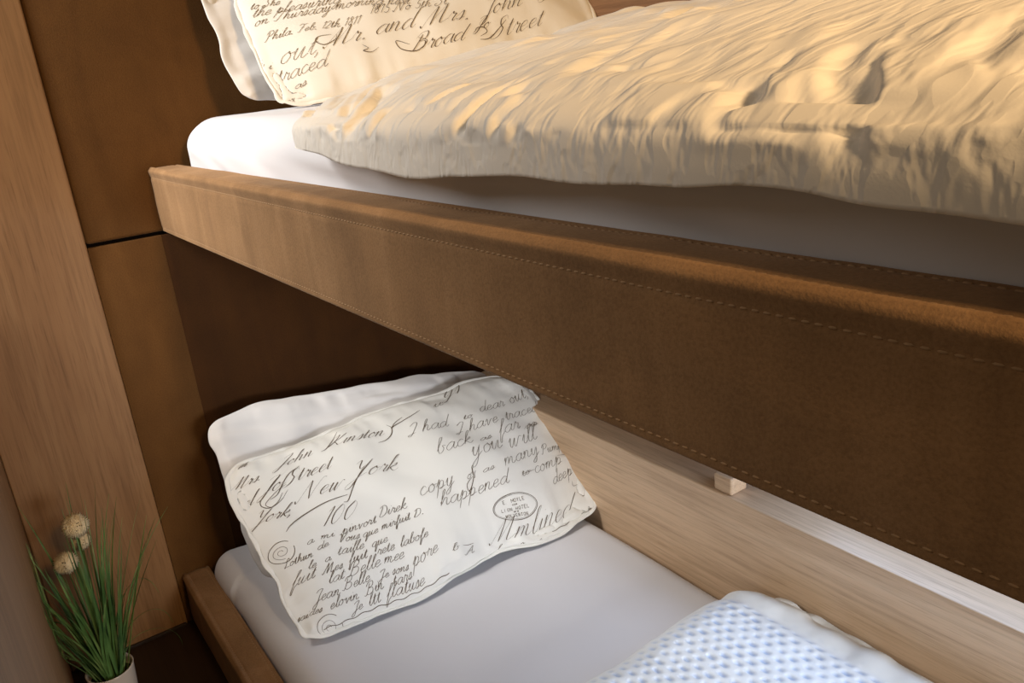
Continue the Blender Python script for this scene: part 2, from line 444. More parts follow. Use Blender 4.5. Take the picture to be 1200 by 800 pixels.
# ---- handwriting: strokes as control points, x-height 1, slanted later
G = {
'a': (1.0, [[(.78,.8),(.5,1),(.15,.7),(.05,.3),(.28,0),(.6,.3),(.8,.95)], [(.8,.95),(.72,.25),(.88,0),(1.05,.3)]]),
'b': (.8, [[(0,.3),(.3,1.4),(.42,2),(.2,1.9),(.1,.7),(.22,0),(.5,.08),(.62,.5),(.48,.85),(.8,.8)]]),
'c': (.75, [[(.62,.8),(.42,1),(.1,.6),(.15,.1),(.42,0),(.78,.3)]]),
'd': (1.0, [[(.75,.8),(.48,1),(.12,.65),(.08,.2),(.3,0),(.6,.3),(.8,.9)], [(.98,2.1),(.8,1),(.72,.2),(.9,0),(1.08,.3)]]),
'e': (.72, [[(.05,.4),(.5,.6),(.5,.95),(.25,.92),(.06,.45),(.25,0),(.75,.35)]]),
'f': (.6, [[(0,.3),(.4,1.4),(.58,2),(.36,1.95),(.22,.8),(.08,-.8),(.22,-1),(.32,-.2),(.62,.3)]]),
'g': (.95, [[(.75,.8),(.48,1),(.12,.65),(.08,.2),(.3,0),(.6,.3),(.8,.95)], [(.8,.95),(.66,-.5),(.35,-1),(.18,-.7),(.98,.3)]]),
'h': (.95, [[(0,.3),(.34,1.5),(.42,2.05),(.22,1.8),(.05,0)], [(.06,.15),(.4,.92),(.62,.85),(.55,.2),(.7,0),(.98,.3)]]),
'i': (.5, [[(0,.3),(.24,1),(.18,.2),(.32,0),(.54,.3)], [(.36,1.5),(.40,1.58)]]),
'j': (.5, [[(0,.3),(.26,1),(.1,-.7),(-.1,-1),(-.2,-.7),(.5,.3)], [(.36,1.5),(.40,1.58)]]),
'k': (.85, [[(0,.3),(.34,1.5),(.42,2.05),(.22,1.8),(.05,0)], [(.1,.3),(.5,1),(.55,.75),(.2,.5),(.6,0),(.88,.3)]]),
'l': (.5, [[(0,.3),(.36,1.5),(.44,2.05),(.24,1.8),(.14,.3),(.3,0),(.52,.3)]]),
'm': (1.3, [[(0,.6),(.14,1),(.05,0)], [(.06,.2),(.34,.95),(.5,.85),(.42,0)], [(.43,.2),(.72,.95),(.88,.85),(.82,.2),(.98,0),(1.3,.3)]]),
'n': (.95, [[(0,.6),(.14,1),(.05,0)], [(.06,.2),(.38,.95),(.56,.85),(.5,.2),(.64,0),(.96,.3)]]),
'o': (.8, [[(.45,1),(.1,.65),(.12,.1),(.4,0),(.62,.45),(.45,1),(.5,.75),(.85,.8)]]),
'p': (.9, [[(0,.3),(.28,1.15),(.02,-1)], [(.14,.3),(.45,.98),(.68,.75),(.55,.12),(.3,.08),(.9,.3)]]),
'q': (.9, [[(.72,.8),(.45,1),(.12,.6),(.1,.15),(.35,0),(.6,.3),(.78,1)], [(.78,1),(.6,-1),(.75,-.8),(.95,.3)]]),
'r': (.7, [[(0,.3),(.22,1.1),(.3,.85),(.52,.85),(.42,.2),(.52,0),(.74,.3)]]),
's': (.6, [[(0,.3),(.34,1.1),(.42,.5),(.3,0),(.08,.12),(.62,.3)]]),
't': (.55, [[(0,.3),(.3,1.6),(.18,.3),(.3,0),(.56,.3)], [(.02,1.1),(.5,1.2)]]),
'u': (.95, [[(0,.5),(.18,1),(.1,.2),(.3,0),(.62,1)], [(.62,1),(.54,.2),(.68,0),(.96,.3)]]),
'v': (.8, [[(0,.6),(.2,1),(.26,.2),(.34,0),(.62,.8),(.82,.85)]]),
'w': (1.15, [[(0,.6),(.18,1),(.12,.2),(.28,0),(.54,.9),(.5,.2),(.64,0),(.92,.9),(1.15,.85)]]),
'x': (.8, [[(.05,.85),(.22,.95),(.5,.05),(.8,.3)], [(.65,1),(.1,0)]]),
'y': (.9, [[(0,.5),(.18,1),(.12,.25),(.32,.05),(.66,1)], [(.66,1),(.48,-.6),(.2,-1),(.1,-.7),(.9,.3)]]),
'z': (.7, [[(.05,.8),(.55,.95),(.1,.05),(.4,.1),(.2,-.8),(.7,.3)]]),
'J': (1.0, [[(.2,1.7),(.5,2.1),(1.0,2.1),(.75,1.2),(.45,-.5),(.1,-.9),(.0,-.5),(.5,.1),(1.05,.4)]]),
'M': (1.9, [[(-.1,.2),(.1,0),(.45,1.2),(.7,2.1),(.72,1.0),(.68,0)], [(.68,.0),(1.05,1.4),(1.32,2.1),(1.3,.9),(1.32,.1),(1.5,0),(1.9,.4)]]),
'B': (1.4, [[(.55,1.9),(.4,.8),(.2,.0),(-.1,.1)], [(.1,1.5),(.4,2.1),(1.0,2.1),(1.0,1.4),(.5,1.1),(1.05,1.0),(1.1,.3),(.6,-.05),(.3,.2)]]),
'S': (1.2, [[(1.0,1.7),(.85,2.1),(.45,1.9),(.5,1.3),(.8,.8),(.6,.1),(.1,-.1),(-.1,.3),(.2,.5)]]),
'N': (1.7, [[(-.2,.3),(0,0),(.35,1.2),(.55,2.1),(.7,1.0),(.95,0)], [(.95,0),(1.15,1.2),(1.4,2.1),(1.7,2.1)]]),
'Y': (1.4, [[(0,1.7),(.3,2.1),(.4,1.3),(.6,1.0),(1.0,1.6),(1.15,2.1)], [(1.15,2.1),(.85,.6),(.55,-.8),(.2,-1.0),(.15,-.6),(.8,0),(1.3,.4)]]),
'T': (1.2, [[(0,1.7),(.25,2.1),(.8,1.95),(1.3,2.15)], [(.85,1.95),(.6,.8),(.4,.05),(.05,.1)]]),
'P': (1.1, [[(.45,1.9),(.3,.8),(.12,0),(-.1,.1)], [(0,1.4),(.35,2.1),(.9,2.1),(1.0,1.5),(.6,1.0),(.35,1.1)]]),
'F': (1.1, [[(0,1.7),(.3,2.1),(.7,1.95),(1.2,2.1)], [(.75,1.95),(.5,.7),(.3,0),(0,.1)], [(.35,1.05),(.8,1.15)]]),
'D': (1.3, [[(.5,1.9),(.3,.8),(.15,.1),(.6,0),(1.1,.7),(1.0,1.8),(.5,2.1),(.1,1.7)]]),
'A': (1.3, [[(-.1,.2),(.15,0),(.6,1.2),(.95,2.1),(.9,1.0),(.95,0),(1.3,.3)], [(.35,.8),(1.0,.9)]]),
'V': (1.2, [[(0,1.8),(.25,2.1),(.35,1.0),(.45,0),(.9,1.5),(1.2,2.1)]]),
'L': (1.1, [[(.9,1.7),(.75,2.1),(.5,1.7),(.4,.6),(.15,.05),(.5,.1),(1.1,.1)]]),
'I': (.8, [[(.0,1.7),(.4,2.1),(.75,1.9),(.5,.8),(.2,0),(-.1,.2),(.7,.4)]]),
'K': (1.4, [[(.1,1.8),(.45,2.1),(.35,1.0),(.1,0)], [(1.2,2.1),(.8,1.3),(.4,1.0),(.8,.4),(1.1,0),(1.45,.4)]]),
'0': (.95, [[(.5,1.9),(.12,1.2),(.15,.3),(.4,0),(.75,.6),(.75,1.5),(.5,1.9)]]),
'1': (.6, [[(.15,1.5),(.45,1.9),(.35,1),(.25,0)]]),
'2': (.8, [[(.1,1.5),(.4,1.9),(.7,1.5),(.4,.7),(.05,0),(.75,.1)]]),
'3': (.8, [[(.15,1.7),(.5,1.9),(.65,1.4),(.35,1.0),(.65,.6),(.45,0),(.05,.2)]]),
'5': (.8, [[(.75,1.9),(.35,1.85),(.25,1.1),(.6,1.0),(.6,.2),(.3,0),(.05,.2)]]),
'7': (.7, [[(.1,1.8),(.7,1.85),(.4,.9),(.25,0)]]),
'8': (.8, [[(.65,1.6),(.4,1.9),(.25,1.5),(.6,.6),(.35,0),(.1,.5),(.6,1.4),(.65,1.6)]]),
'.': (.45, [[(.1,0),(.2,.12),(.26,.02),(.14,-.02)]]), ',': (.35, [[(.15,.1),(.12,-.15),(.02,-.35)]]), ' ': (.6, []),
}
SANS = {'E': [[(.6,1),(0,1),(0,0),(.6,0)], [(0,.5),(.5,.5)]], 'M': [[(0,0),(0,1),(.4,.3),(.8,1),(.8,0)]], 'O': [[(.35,1),(.05,.75),(.05,.25),(.35,0),(.65,.25),(.65,.75),(.35,1)]],
'Y': [[(0,1),(.3,.5),(.6,1)], [(.3,.5),(.3,0)]], 'L': [[(0,1),(0,0),(.55,0)]], 'V': [[(0,1),(.3,0),(.6,1)]], 'I': [[(.1,1),(.1,0)]], 'N': [[(0,0),(0,1),(.6,0),(.6,1)]],
'H': [[(0,0),(0,1)], [(.6,0),(.6,1)], [(0,.5),(.6,.5)]], 'T': [[(0,1),(.6,1)], [(.3,1),(.3,0)]], 'R': [[(0,0),(0,1),(.5,1),(.55,.75),(.5,.5),(0,.5)], [(.25,.5),(.6,0)]],
'A': [[(0,0),(.3,1),(.6,0)], [(.12,.35),(.48,.35)]], 'W': [[(0,1),(.2,0),(.4,.8),(.6,0),(.8,1)]], 'P': [[(0,0),(0,1),(.5,1),(.55,.75),(.5,.5),(0,.5)]], 'U': [[(0,1),(0,.2),(.3,0),(.6,.2),(.6,1)]], '.': [[(.1,0),(.14,.06)]], ' ': []}

def spline(pts, k=6):
    P = [np.array(p, float) for p in pts]
    if len(P) < 3: return np.array([P[0] + (P[-1] - P[0]) * t for t in np.linspace(0, 1, 3)])
    P = [2 * P[0] - P[1]] + P + [2 * P[-1] - P[-2]]; out = []
    for i in range(1, len(P) - 2):
        a, b, c, d = P[i - 1:i + 3]
        for t in np.linspace(0, 1, k, endpoint=False):
            out.append(.5 * (2 * b + (c - a) * t + (2 * a - 5 * b + 4 * c - d) * t * t + (3 * b - a - 3 * c + d) * t ** 3))
    out.append(P[-2]); return np.array(out)

class Ink:
    def __init__(s): s.v, s.f = [], []
    def ribbon(s, pad, pts, wid):
        """pts: (n,2) metres in the face; wid: (n,) half widths"""
        n = len(pts); d = np.gradient(pts, axis=0); d /= (np.linalg.norm(d, axis=1, keepdims=True) + 1e-9)
        q = np.stack([-d[:, 1], d[:, 0]], 1) * wid[:, None]
        L = pad.lift(*(pts + q).T); R = pad.lift(*(pts - q).T)
        o = len(s.v); s.v += L.tolist() + R.tolist()
        for i in range(n - 1): s.f.append((o + i, o + n + i, o + n + i + 1, o + i + 1))
    def word(s, pad, W, H, txt, u0, v0, u1, v1, kind):
        a = np.array([u0 * W, v0 * H]); b = np.array([u1 * W, v1 * H]); L = np.linalg.norm(b - a)
        ex = (b - a) / L; ey = np.array([-ex[1], ex[0]])
        adv = sum(G[c][0] for c in txt); sc = L / adv
        hs = {'c': .66, 'h': .70}[kind] * sc; slant = {'c': .80, 'h': .52}[kind]
        if len(txt) <= 2 and kind == 'h': hs = min(hs, .0062)
        x = 0; thick = {'c': .00082, 'h': .00046}[kind]
        for c in txt:
            w, strokes = G[c]
            for st in strokes:
                p = spline(st)
                j = np.array([random.uniform(-.04, .04), random.uniform(-.05, .05)])
                px = (x + p[:, 0] + j[0]) * sc + slant * (p[:, 1] - .5) * hs; py = (p[:, 1] + j[1]) * hs
                pts = a + px[:, None] * ex + py[:, None] * ey
                d = np.gradient(py); dl = np.hypot(np.gradient(px), d) + 1e-9
                down = np.clip(-d / dl, 0, 1) if kind == 'c' else np.clip(np.abs(d / dl), 0, 1) * .7 + .2
                wid = thick * ((.22 + .95 * down) if kind == 'c' else (.5 + .5 * down))
                wid[0] *= .5; wid[-1] *= .5
                s.ribbon(pad, pts, wid)
            x += w
    def sans(s, pad, org, ex, ey, h, w, txt, thick=.00035):
        adv = 0
        for c in txt:
            for st in SANS[c]:
                for p0, p1 in zip(st[:-1], st[1:]):
                    p = np.array([p0, p1], float); p = np.array([p[0], (p[0] + p[1]) / 2, p[1]])
                    pts = org + ((adv + p[:, 0]) * w)[:, None] * ex + (p[:, 1] * h)[:, None] * ey
                    s.ribbon(pad, pts, np.full(3, thick))
            adv += .95
        return adv * w
    def loop(s, pad, c, ra, rb, th, thick=.0004, t0=0, t1=2 * math.pi, k=40):
        t = np.linspace(t0, t1, k); x = ra * np.cos(t); y = rb * np.sin(t)
        pts = np.stack([c[0] + x * math.cos(th) - y * math.sin(th), c[1] + x * math.sin(th) + y * math.cos(th)], 1)
        s.ribbon(pad, pts, np.full(k, thick))
    def into(s, me):
        bm = bmesh.new(); bm.from_mesh(me)
        vs = [bm.verts.new(v) for v in s.v]
        for f in s.f:
            nf = bm.faces.new([vs[i] for i in f]); nf.material_index = 1; nf.smooth = True
        bm.to_mesh(me); bm.free()

LOWER_WORDS=[('Mrs.',-0.03,0.841,0.057,0.826,'c'),('John',0.11,0.86,0.22,0.854,'c'),('Kinston',0.272,0.859,0.454,0.816,'c'),('Jo',0.044,0.745,0.098,0.733,'c'),
('Street',0.106,0.731,0.254,0.729,'c'),('th',-0.006,0.946,0.024,0.951,'c'),('el',-0.013,0.73,0.019,0.726,'c'),('York,',-0.01,0.62,0.1,0.584,'c'),
('New',0.125,0.625,0.256,0.603,'c'),('York',0.282,0.624,0.432,0.588,'c'),('100',0.156,0.455,0.251,0.442,'c'),('a',0.096,0.402,0.117,0.402,'h'),
('mi',0.134,0.4,0.171,0.391,'h'),('pinvort',0.195,0.384,0.295,0.373,'h'),('Direk',0.308,0.391,0.396,0.383,'h'),('de',0.111,0.357,0.147,0.357,'h'),
('Vous',0.172,0.353,0.233,0.334,'h'),('que',0.242,0.331,0.287,0.324,'h'),('mirfuit',0.299,0.328,0.39,0.325,'h'),('D.',0.399,0.323,0.433,0.322,'h'),
('le',0.07,0.297,0.094,0.292,'h'),('a',0.117,0.293,0.135,0.291,'h'),('taille',0.157,0.298,0.232,0.281,'h'),('que',0.252,0.269,0.301,0.267,'h'),
('Lothun',0.013,0.356,0.094,0.341,'h'),('fuit',0.018,0.262,0.081,0.248,'h'),('Mes',0.1,0.244,0.156,0.234,'h'),('fuit',0.176,0.239,0.23,0.235,'h'),
('rete',0.257,0.226,0.31,0.221,'h'),('labofe',0.326,0.218,0.414,0.212,'h'),('lat',0.106,0.196,0.149,0.189,'h'),('Belle',0.16,0.188,0.254,0.177,'h'),
('mee',0.266,0.181,0.326,0.171,'h'),('Jean',0.048,0.144,0.122,0.133,'h'),('Belle',0.132,0.141,0.211,0.136,'h'),('Je',0.232,0.124,0.264,0.125,'h'),
('sons',0.275,0.125,0.325,0.118,'h'),('pore',0.34,0.12,0.424,0.128,'h'),('jai',-0.009,0.11,0.021,0.103,'h'),('des',0.024,0.108,0.058,0.097,'h'),
('elovin',0.081,0.09,0.164,0.084,'h'),('Bin',0.181,0.083,0.24,0.086,'h'),('tars',0.266,0.08,0.326,0.081,'h'),('Je',0.132,0.039,0.165,0.041,'h'),
('ltt',0.182,0.036,0.217,0.038,'h'),('flatuse',0.236,0.04,0.356,0.035,'h'),('I had',0.519,0.751,0.659,0.739,'h'),('to',0.715,0.746,0.749,0.745,'h'),
('dear',0.784,0.756,0.89,0.758,'h'),('out,',0.914,0.761,1.003,0.781,'h'),('I have',0.666,0.665,0.82,0.664,'h'),('traced',0.851,0.66,0.992,0.672,'h'),
('back',0.567,0.591,0.695,0.586,'h'),('as',0.716,0.579,0.766,0.585,'h'),('far',0.797,0.585,0.885,0.588,'h'),('as',0.899,0.576,0.96,0.59,'h'),
('17',0.972,0.562,1.01,0.579,'h'),('you',0.663,0.505,0.783,0.51,'h'),('will',0.804,0.493,0.925,0.499,'h'),('of',0.607,0.4,0.646,0.428,'h'),
('as',0.664,0.406,0.711,0.408,'h'),('many',0.749,0.401,0.894,0.418,'h'),('Pump',0.9,0.404,0.992,0.412,'h'),('copy',0.447,0.405,0.57,0.41,'h'),
('happened',0.491,0.319,0.732,0.31,'h'),('to',0.782,0.317,0.821,0.327,'h'),('comp',0.834,0.314,0.951,0.324,'h'),('deep',0.881,0.231,0.972,0.254,'h'),
('Mmlined',0.595,0.044,0.91,0.054,'c'),('b',0.46,0.092,0.484,0.092,'h'),('A',0.493,0.051,0.529,0.049,'h'),('3n',0.958,0.017,0.98,0.018,'h'),
('tt',0.651,0.885,0.689,0.887,'h'),('ys',0.718,0.947,0.785,0.942,'c'),('l',0.604,-0.005,0.619,-0.007,'h'),('o',0.681,-0.004,0.694,-0.004,'h'),
('l',0.731,-0.027,0.748,-0.025,'h'),('l',0.837,-0.04,0.853,-0.042,'h')]
LOWER_FLOURISH=[(1.3,[(0.062,0.515),(0.074,0.531),(0.095,0.545),(0.124,0.557),(0.165,0.564),(0.211,0.564),(0.253,0.559)]),(1.0,[(0.102,0.793),(0.075,0.766),(0.048,0.74),(0.03,0.718),(0.029,0.69),(0.047,0.666),(0.072,0.676),(0.092,0.707)]),(1.1,[(0.166,0.813),(0.13,0.789),(0.102,0.75),(0.078,0.711),(0.055,0.703)]),(1.0,[(0.318,0.952),(0.29,0.903),(0.26,0.856),(0.241,0.848)]),
(1.1,[(0.473,0.877),(0.482,0.847),(0.47,0.809),(0.444,0.784),(0.416,0.781)]),(1.1,[(0.534,0.891),(0.503,0.873),(0.48,0.842),(0.497,0.856),(0.553,0.874),(0.6,0.897)]),(1.0,[(0.336,0.667),(0.305,0.627),(0.276,0.582),(0.247,0.529),(0.234,0.53)]),(0.7,[(0.11,0.737),(0.088,0.732),(0.051,0.707),(0.039,0.689),(0.052,0.666),(0.082,0.676),(0.108,0.708)]),
(1.0,[(0.638,0.454),(0.63,0.411),(0.608,0.364),(0.591,0.344),(0.597,0.381),(0.626,0.409)]),(0.7,[(0.787,0.33),(0.835,0.335)]),(0.7,[(0.945,0.373),(1.001,0.365)]),(0.6,[(0.952,0.218),(0.948,0.192),(0.969,0.194)]),
(0.8,[(0.496,0.101),(0.515,0.093),(0.535,0.092)])]
UPPER_WORDS=[('to She',0.016,0.512,0.097,0.489,'h'),('the pleasuring',0.014,0.472,0.257,0.392,'h'),('on Thursday morning next',0.012,0.427,0.45,0.317,'h'),('Phila. Feb. 12th 1811',0.021,0.339,0.288,0.277,'h'),
('1815 No 5th St.',0.323,0.305,0.564,0.276,'h'),('Mr.',0.172,0.204,0.298,0.204,'c'),('and',0.325,0.213,0.443,0.211,'c'),('Mrs.',0.461,0.197,0.61,0.188,'c'),
('John',0.65,0.189,0.785,0.207,'c'),('Sr',0.841,0.207,0.906,0.223,'c'),('Broad',0.406,0.11,0.57,0.101,'c'),('Street',0.657,0.092,0.829,0.104,'c'),
('Jo',0.613,0.14,0.657,0.14,'c'),('out,',0.041,0.211,0.158,0.187,'h'),('traced',0.009,0.136,0.157,0.125,'h'),('as',0.046,0.082,0.084,0.082,'h'),
('ly',-0.002,-0.003,0.039,0.038,'h'),('i',0.002,0.211,0.012,0.209,'h'),('i',-0.012,0.232,-0.003,0.238,'h')]
UPPER_FLOURISH=[(1.0,[(0.197,0.261),(0.16,0.264),(0.148,0.245),(0.167,0.218),(0.201,0.23),(0.211,0.254)]),(1.0,[(0.402,0.14),(0.367,0.167),(0.373,0.127),(0.416,0.107),(0.455,0.138),(0.434,0.16)]),(1.0,[(0.601,0.125),(0.614,0.144),(0.635,0.142),(0.641,0.121),(0.616,0.106)]),(1.1,[(0.712,0.157),(0.675,0.12),(0.64,0.092),(0.612,0.093)]),
(0.8,[(0.269,0.18),(0.282,0.16),(0.265,0.151),(0.288,0.142),(0.312,0.156)]),(0.9,[(1.022,0.202),(1.051,0.196),(1.073,0.209)])]



def cushion(label, pad, M, W, H, words, flo, extra=None):
    me = pad.mesh('cushion', 230, 150)
    ink = Ink()
    for w in words: ink.word(pad, W, H, *w)
    for wd, pts in flo:
        p = spline([(a * W, b * H) for a, b in pts]); n = len(p)
        wid = .001 * .75 * wd * (.25 + .75 * np.sin(np.linspace(.15, math.pi - .15, n)))
        ink.ribbon(pad, p, wid)
    if extra: extra(ink)
    ink.into(me)
    o = obj('cushion', me, [M_cush, M_ink]); o.matrix_world = M
    t = np.linspace(0, 1, 90); z0 = 0 * t
    loop = [(t, z0), (z0 + 1, t), (1 - t, z0 + 1), (z0, 1 - t)]
    P = np.concatenate([pad.pos(u, v)[:-1] for u, v in loop]); P[:, 2] = 0
    d = np.roll(P, -1, 0) - np.roll(P, 1, 0); d /= np.linalg.norm(d, axis=1, keepdims=True) + 1e-9
    out = np.stack([d[:, 1], -d[:, 0], 0 * d[:, 0]], 1); Nn = len(P); k = np.arange(Nn)
    wob = 1 + .35 * vnoise(k * .21, 0, 0, 77)
    ring = []
    for ang in np.linspace(0, 2 * math.pi, 8, endpoint=False):
        ring.append(P + out * (.0012 + .0038 * math.cos(ang)) * wob[:, None] + np.array([0, 0, 1.]) * (.0016 * math.sin(ang) + .0016 * vnoise(k * .33, 0, 0, 78)[:, None]))
    ring = np.stack(ring, 1); ring = np.concatenate([ring, ring[:1]], 0)
    hm = obj('hem', smooth(grid_mesh('hem', ring, True)), M_cush, o)
    return tag(o, label, 'cushion', 'cushions printed with handwriting')

# lower printed cushion
WL, HL = .6148, .3815
def out_low(U, V):
    lowv = np.clip(1 - V * 5, 0, 1); topv = np.clip(V * 5 - 4, 0, 1)
    db = lowv * (.016 * np.exp(-((U - .60) / .12) ** 2) - .004 * np.exp(-((U - .33) / .07) ** 2) + .006 * np.exp(-((U - .45) / .05) ** 2))
    db = db + topv * (-.012 * np.exp(-((U - .2) / .2) ** 2))
    return 0 * U, db
def side_low(V):
    return -.013 * sst(.5, .75, V), .016 * sst(.15, .6, V) * (1 - .9 * sst(.84, 1, V))
padL = Pad(-.009, WL + .003, HL, .040, .028, 60, 1.35, .016, out_low, edges=side_low)
Rl = np.array((.022, .615, 0)); Rl /= np.linalg.norm(Rl); Ul = np.array((-.311, 0, .222)); Ul -= Rl * (Ul @ Rl); Ul /= np.linalg.norm(Ul); Nl = np.cross(Rl, Ul)
def marks_low(ink):
    cx, cy = .711 * WL, .19 * HL
    ex = np.array([.788 - .638, 0]) ; th = math.atan2((.171 - .213) * HL, (.788 - .638) * WL) + .03
    e = np.array([math.cos(th), math.sin(th)]); f = np.array([-e[1], e[0]]); c = np.array([cx, cy])
    ink.loop(padL, c, .047, .0245, th, .0006); ink.loop(padL, c, .0445, .0222, th, .00025)
    for txt, dy, w, h in (('E. MOYLE', .0088, .0062, .0062), ('VAN', .0032, .0040, .0030), ('LION HOTEL', -.0058, .0064, .0062), ('WIN', -.0098, .004, .003), ('WOLVERTON', -.0182, .0058, .0060)):
        n = len(txt) * .95 * w
        ink.sans(padL, c - e * n / 2 + f * dy, e, f, h, w, txt, .0004)
    for (u, v, r) in ((.03, .43, .021), (.059, .02, .022)):
        cc = np.array([u * WL, v * HL])
        ink.loop(padL, cc, r, r * .95, .3, .0005, .4, 6.0)
        t = np.linspace(0, 11, 70); q = r * (.12 + .055 * t)
        ink.ribbon(padL, cc + np.stack([q * np.cos(t), q * np.sin(t) * .9], 1), np.full(70, .0003))
    # printed rule and ornaments running along the bottom hem
    x = np.linspace(.05, .97, 90)
    keep = None
    for lo, hi in ((.04, .43), (.80, .985)):
        xs = np.linspace(lo, hi, 60)
        p = np.stack([xs * WL, .022 * HL + .0012 * np.sin(xs * 130)], 1); ink.ribbon(padL, p, np.full(60, .00055))
cushion('lower cream cushion printed with brown handwriting, propped on the lower bunk', padL, frame((.458, -.012, .158), Rl, Ul, Nl), WL, HL, LOWER_WORDS, LOWER_FLOURISH, marks_low)

# upper printed cushion
WU, HU = .56, .385
padU = Pad(-.008, WU + .006, HU, .045, .018, 71, .9, .016)
cushion('upper cream cushion printed with brown handwriting, standing behind the upper duvet', padU,
        frame((.3, .165, .99), (.2582, .9599, .1097), (-.6205, .0777, .7803), (.7405, -.2695, .6157)), WU, HU, UPPER_WORDS, UPPER_FLOURISH)

def pillow(label, pad, BL, R, U):
    me = pad.mesh('pillow', 190, 120)
    R = np.array(R, float); R /= np.linalg.norm(R); U = np.array(U, float); U -= R * (U @ R); U /= np.linalg.norm(U)
    o = obj('pillow', me, M_pill); o.matrix_world = frame(BL, R, U, np.cross(R, U))
    return tag(o, label, 'pillow', 'plain white pillows')
def out_p(U, V):
    topv = sst(.5, 1, V)
    return .0 * U, topv * (-.066 * sst(.02, 1, U) + .004 * vnoise(U * 5, 0, 0, 83))
pillow('lower plain white pillow behind the printed cushion on the lower bunk', Pad(-.012, .60, .352, .030, .034, 80, 1.2, .016, out_p, fine=.0028), (.268, -.004, .158), (-.02, 1, 0), (-.212, 0, .29))
pillow('upper plain white pillow against the end wall of the upper bunk', Pad(0, .57, .385, .024, .034, 90, 1.2, .02, fine=.0022), (.185, .135, 1.0), (-.02, 1, 0), (-.12, 0, .27))

# ------------------------------------------------------------------ duvets
def duvet_mesh(xs, ys, top, bot, disp, name='duvet', mask=None):
    """closed sheet pair: top(X,Y), bot(X,Y) heights meeting at the rim"""
    X, Y = np.meshgrid(xs, ys, indexing='ij')
    T = top(X, Y); Bm = bot(X, Y)
    n, m = X.shape
    N = grid_normals(T)
    T = T + N * disp(T[..., 0], T[..., 1], T[..., 2], X, Y)[..., None]
    T[0], T[-1], T[:, 0], T[:, -1] = Bm[0], Bm[-1], Bm[:, 0], Bm[:, -1]
    idx = np.arange(n * m).reshape(n, m)
    f1 = np.stack([idx[:-1, :-1], idx[1:, :-1], idx[1:, 1:], idx[:-1, 1:]], -1).reshape(-1, 4)
    me = bpy.data.meshes.new(name)
    me.from_pydata(np.concatenate([T.reshape(-1, 3), Bm.reshape(-1, 3)]).tolist(), [], np.concatenate([f1, f1[:, ::-1] + n * m]).tolist())
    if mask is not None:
        at = me.attributes.new('dimple_shade', 'FLOAT', 'POINT')
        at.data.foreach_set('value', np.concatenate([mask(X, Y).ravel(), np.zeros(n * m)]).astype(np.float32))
    bm = bmesh.new(); bm.from_mesh(me); bmesh.ops.remove_doubles(bm, verts=bm.verts, dist=.0001)
    bmesh.ops.recalc_face_normals(bm, faces=bm.faces); bm.to_mesh(me); bm.free()
    return smooth(me)

# upper duvet: hangs a little over the front edge of the mattress
DX0, DX1, DY0, DY1 = .684, 2.03, .018, .705
def seam_z(X, Y):
    lip = .944 + .010 * vnoise(X * 3.2, 0, 0, 301) + .004 * vnoise(X * 14, 0, 0, 302) + .026 * sst(.98, .64, X)
    return lip + (.9955 - lip) * sst(.03, .105, Y)
def crown(X, Y):
    z = np.interp(Y, [.0, .05, .12, .3, .55, .72], [.985, 1.004, 1.024, 1.052, 1.078, 1.082])
    return z + .007 * vnoise(X * 2.1, Y * 5, 0, 303) - .003 * sst(.8, .62, X) * sst(.2, .05, Y)
def up_top(X, Y):
    dl = X - DX0; df = Y - DY0; db = DY1 - Y; dr = DX1 - X
    pr = lambda d, r: np.sqrt(np.clip(1 - (1 - np.clip(d / r, 0, 1)) ** 2, 0, 1))
    k = pr(dl, .040) ** .8 * pr(df, .050) ** .8 * pr(db, .06) * pr(dr, .06)
    s = seam_z(X, Y)
    z = s + (crown(X, Y) - s) * k
    # the front face bulges out past its seam
    b = np.exp(-((df - .012) / .014) ** 2) * pr(dl, .1)
    # corner rounding in plan
    rc = .060; cx = np.clip(rc - dl, 0, rc); cy = np.clip(rc - df, 0, rc); L = np.hypot(cx, cy)
    f = np.where(L > rc, rc / np.maximum(L, 1e-6), 1); f = np.where((cx > 0) & (cy > 0), np.minimum(f, np.maximum(cx, cy) / np.maximum(L, 1e-6)), 1)
    xx = DX0 + dl + cx - cx * f; yy = DY0 + df + cy - cy * f
    bl = np.sin(np.pi * np.clip(dl / .075, 0, 1)) ** .8
    return np.stack([xx - .016 * bl * pr(df, .03), yy - .012 * b, z], -1)
def up_bot(X, Y):
    P = up_top(X, Y); s = seam_z(X, Y)
    return np.stack([P[..., 0], Y + (P[..., 1] - Y), np.minimum(s, P[..., 2] - 0) ], -1)
def up_disp(x, y, z, X, Y):
    front = sst(.13, .03, Y)
    pucker = vnoise(X * 66 + 3 * vnoise(X * 5, Y * 9, 0, 311), z * 34 + Y * 12, 0, 310)
    gate = sst(-.45, .25, vnoise(X * 11, z * 70 + Y * 22, 0, 312))
    d = front * (.0105 * np.minimum(pucker, .35) * gate)
    # soft lengthwise folds above the hem, and the gathered band under them
    fold = np.exp(-((Y - (.062 + .012 * vnoise(X * 4, 0, 0, 313))) / .010) ** 2)
    d = d + .004 * fold * sst(-.3, .4, vnoise(X * 5, 0, 0, 314))
    d = d - .0025 * np.exp(-((z - .964 - .004 * vnoise(X * 7, 0, 0, 320)) / .005) ** 2) * sst(.1, .03, Y)
    # long fine pleats running back across the top
    top = sst(.04, .11, Y)
    pl = vnoise(X * 44 + Y * 10 + 1.6 * vnoise(X * 4, Y * 4, 0, 317), Y * 13, 0, 318)
    d = d + top * .0046 * pl * sst(-.5, .3, vnoise(X * 8, Y * 14, 0, 319))
    d = d + .0036 * fbm(X * 7, Y * 8, 0, 321, 2)
    return d * sst(0, .02, Y - DY0) * sst(0, .02, X - DX0)
xs = DX0 + (DX1 - DX0) * np.linspace(0, 1, 560) ** 1.15
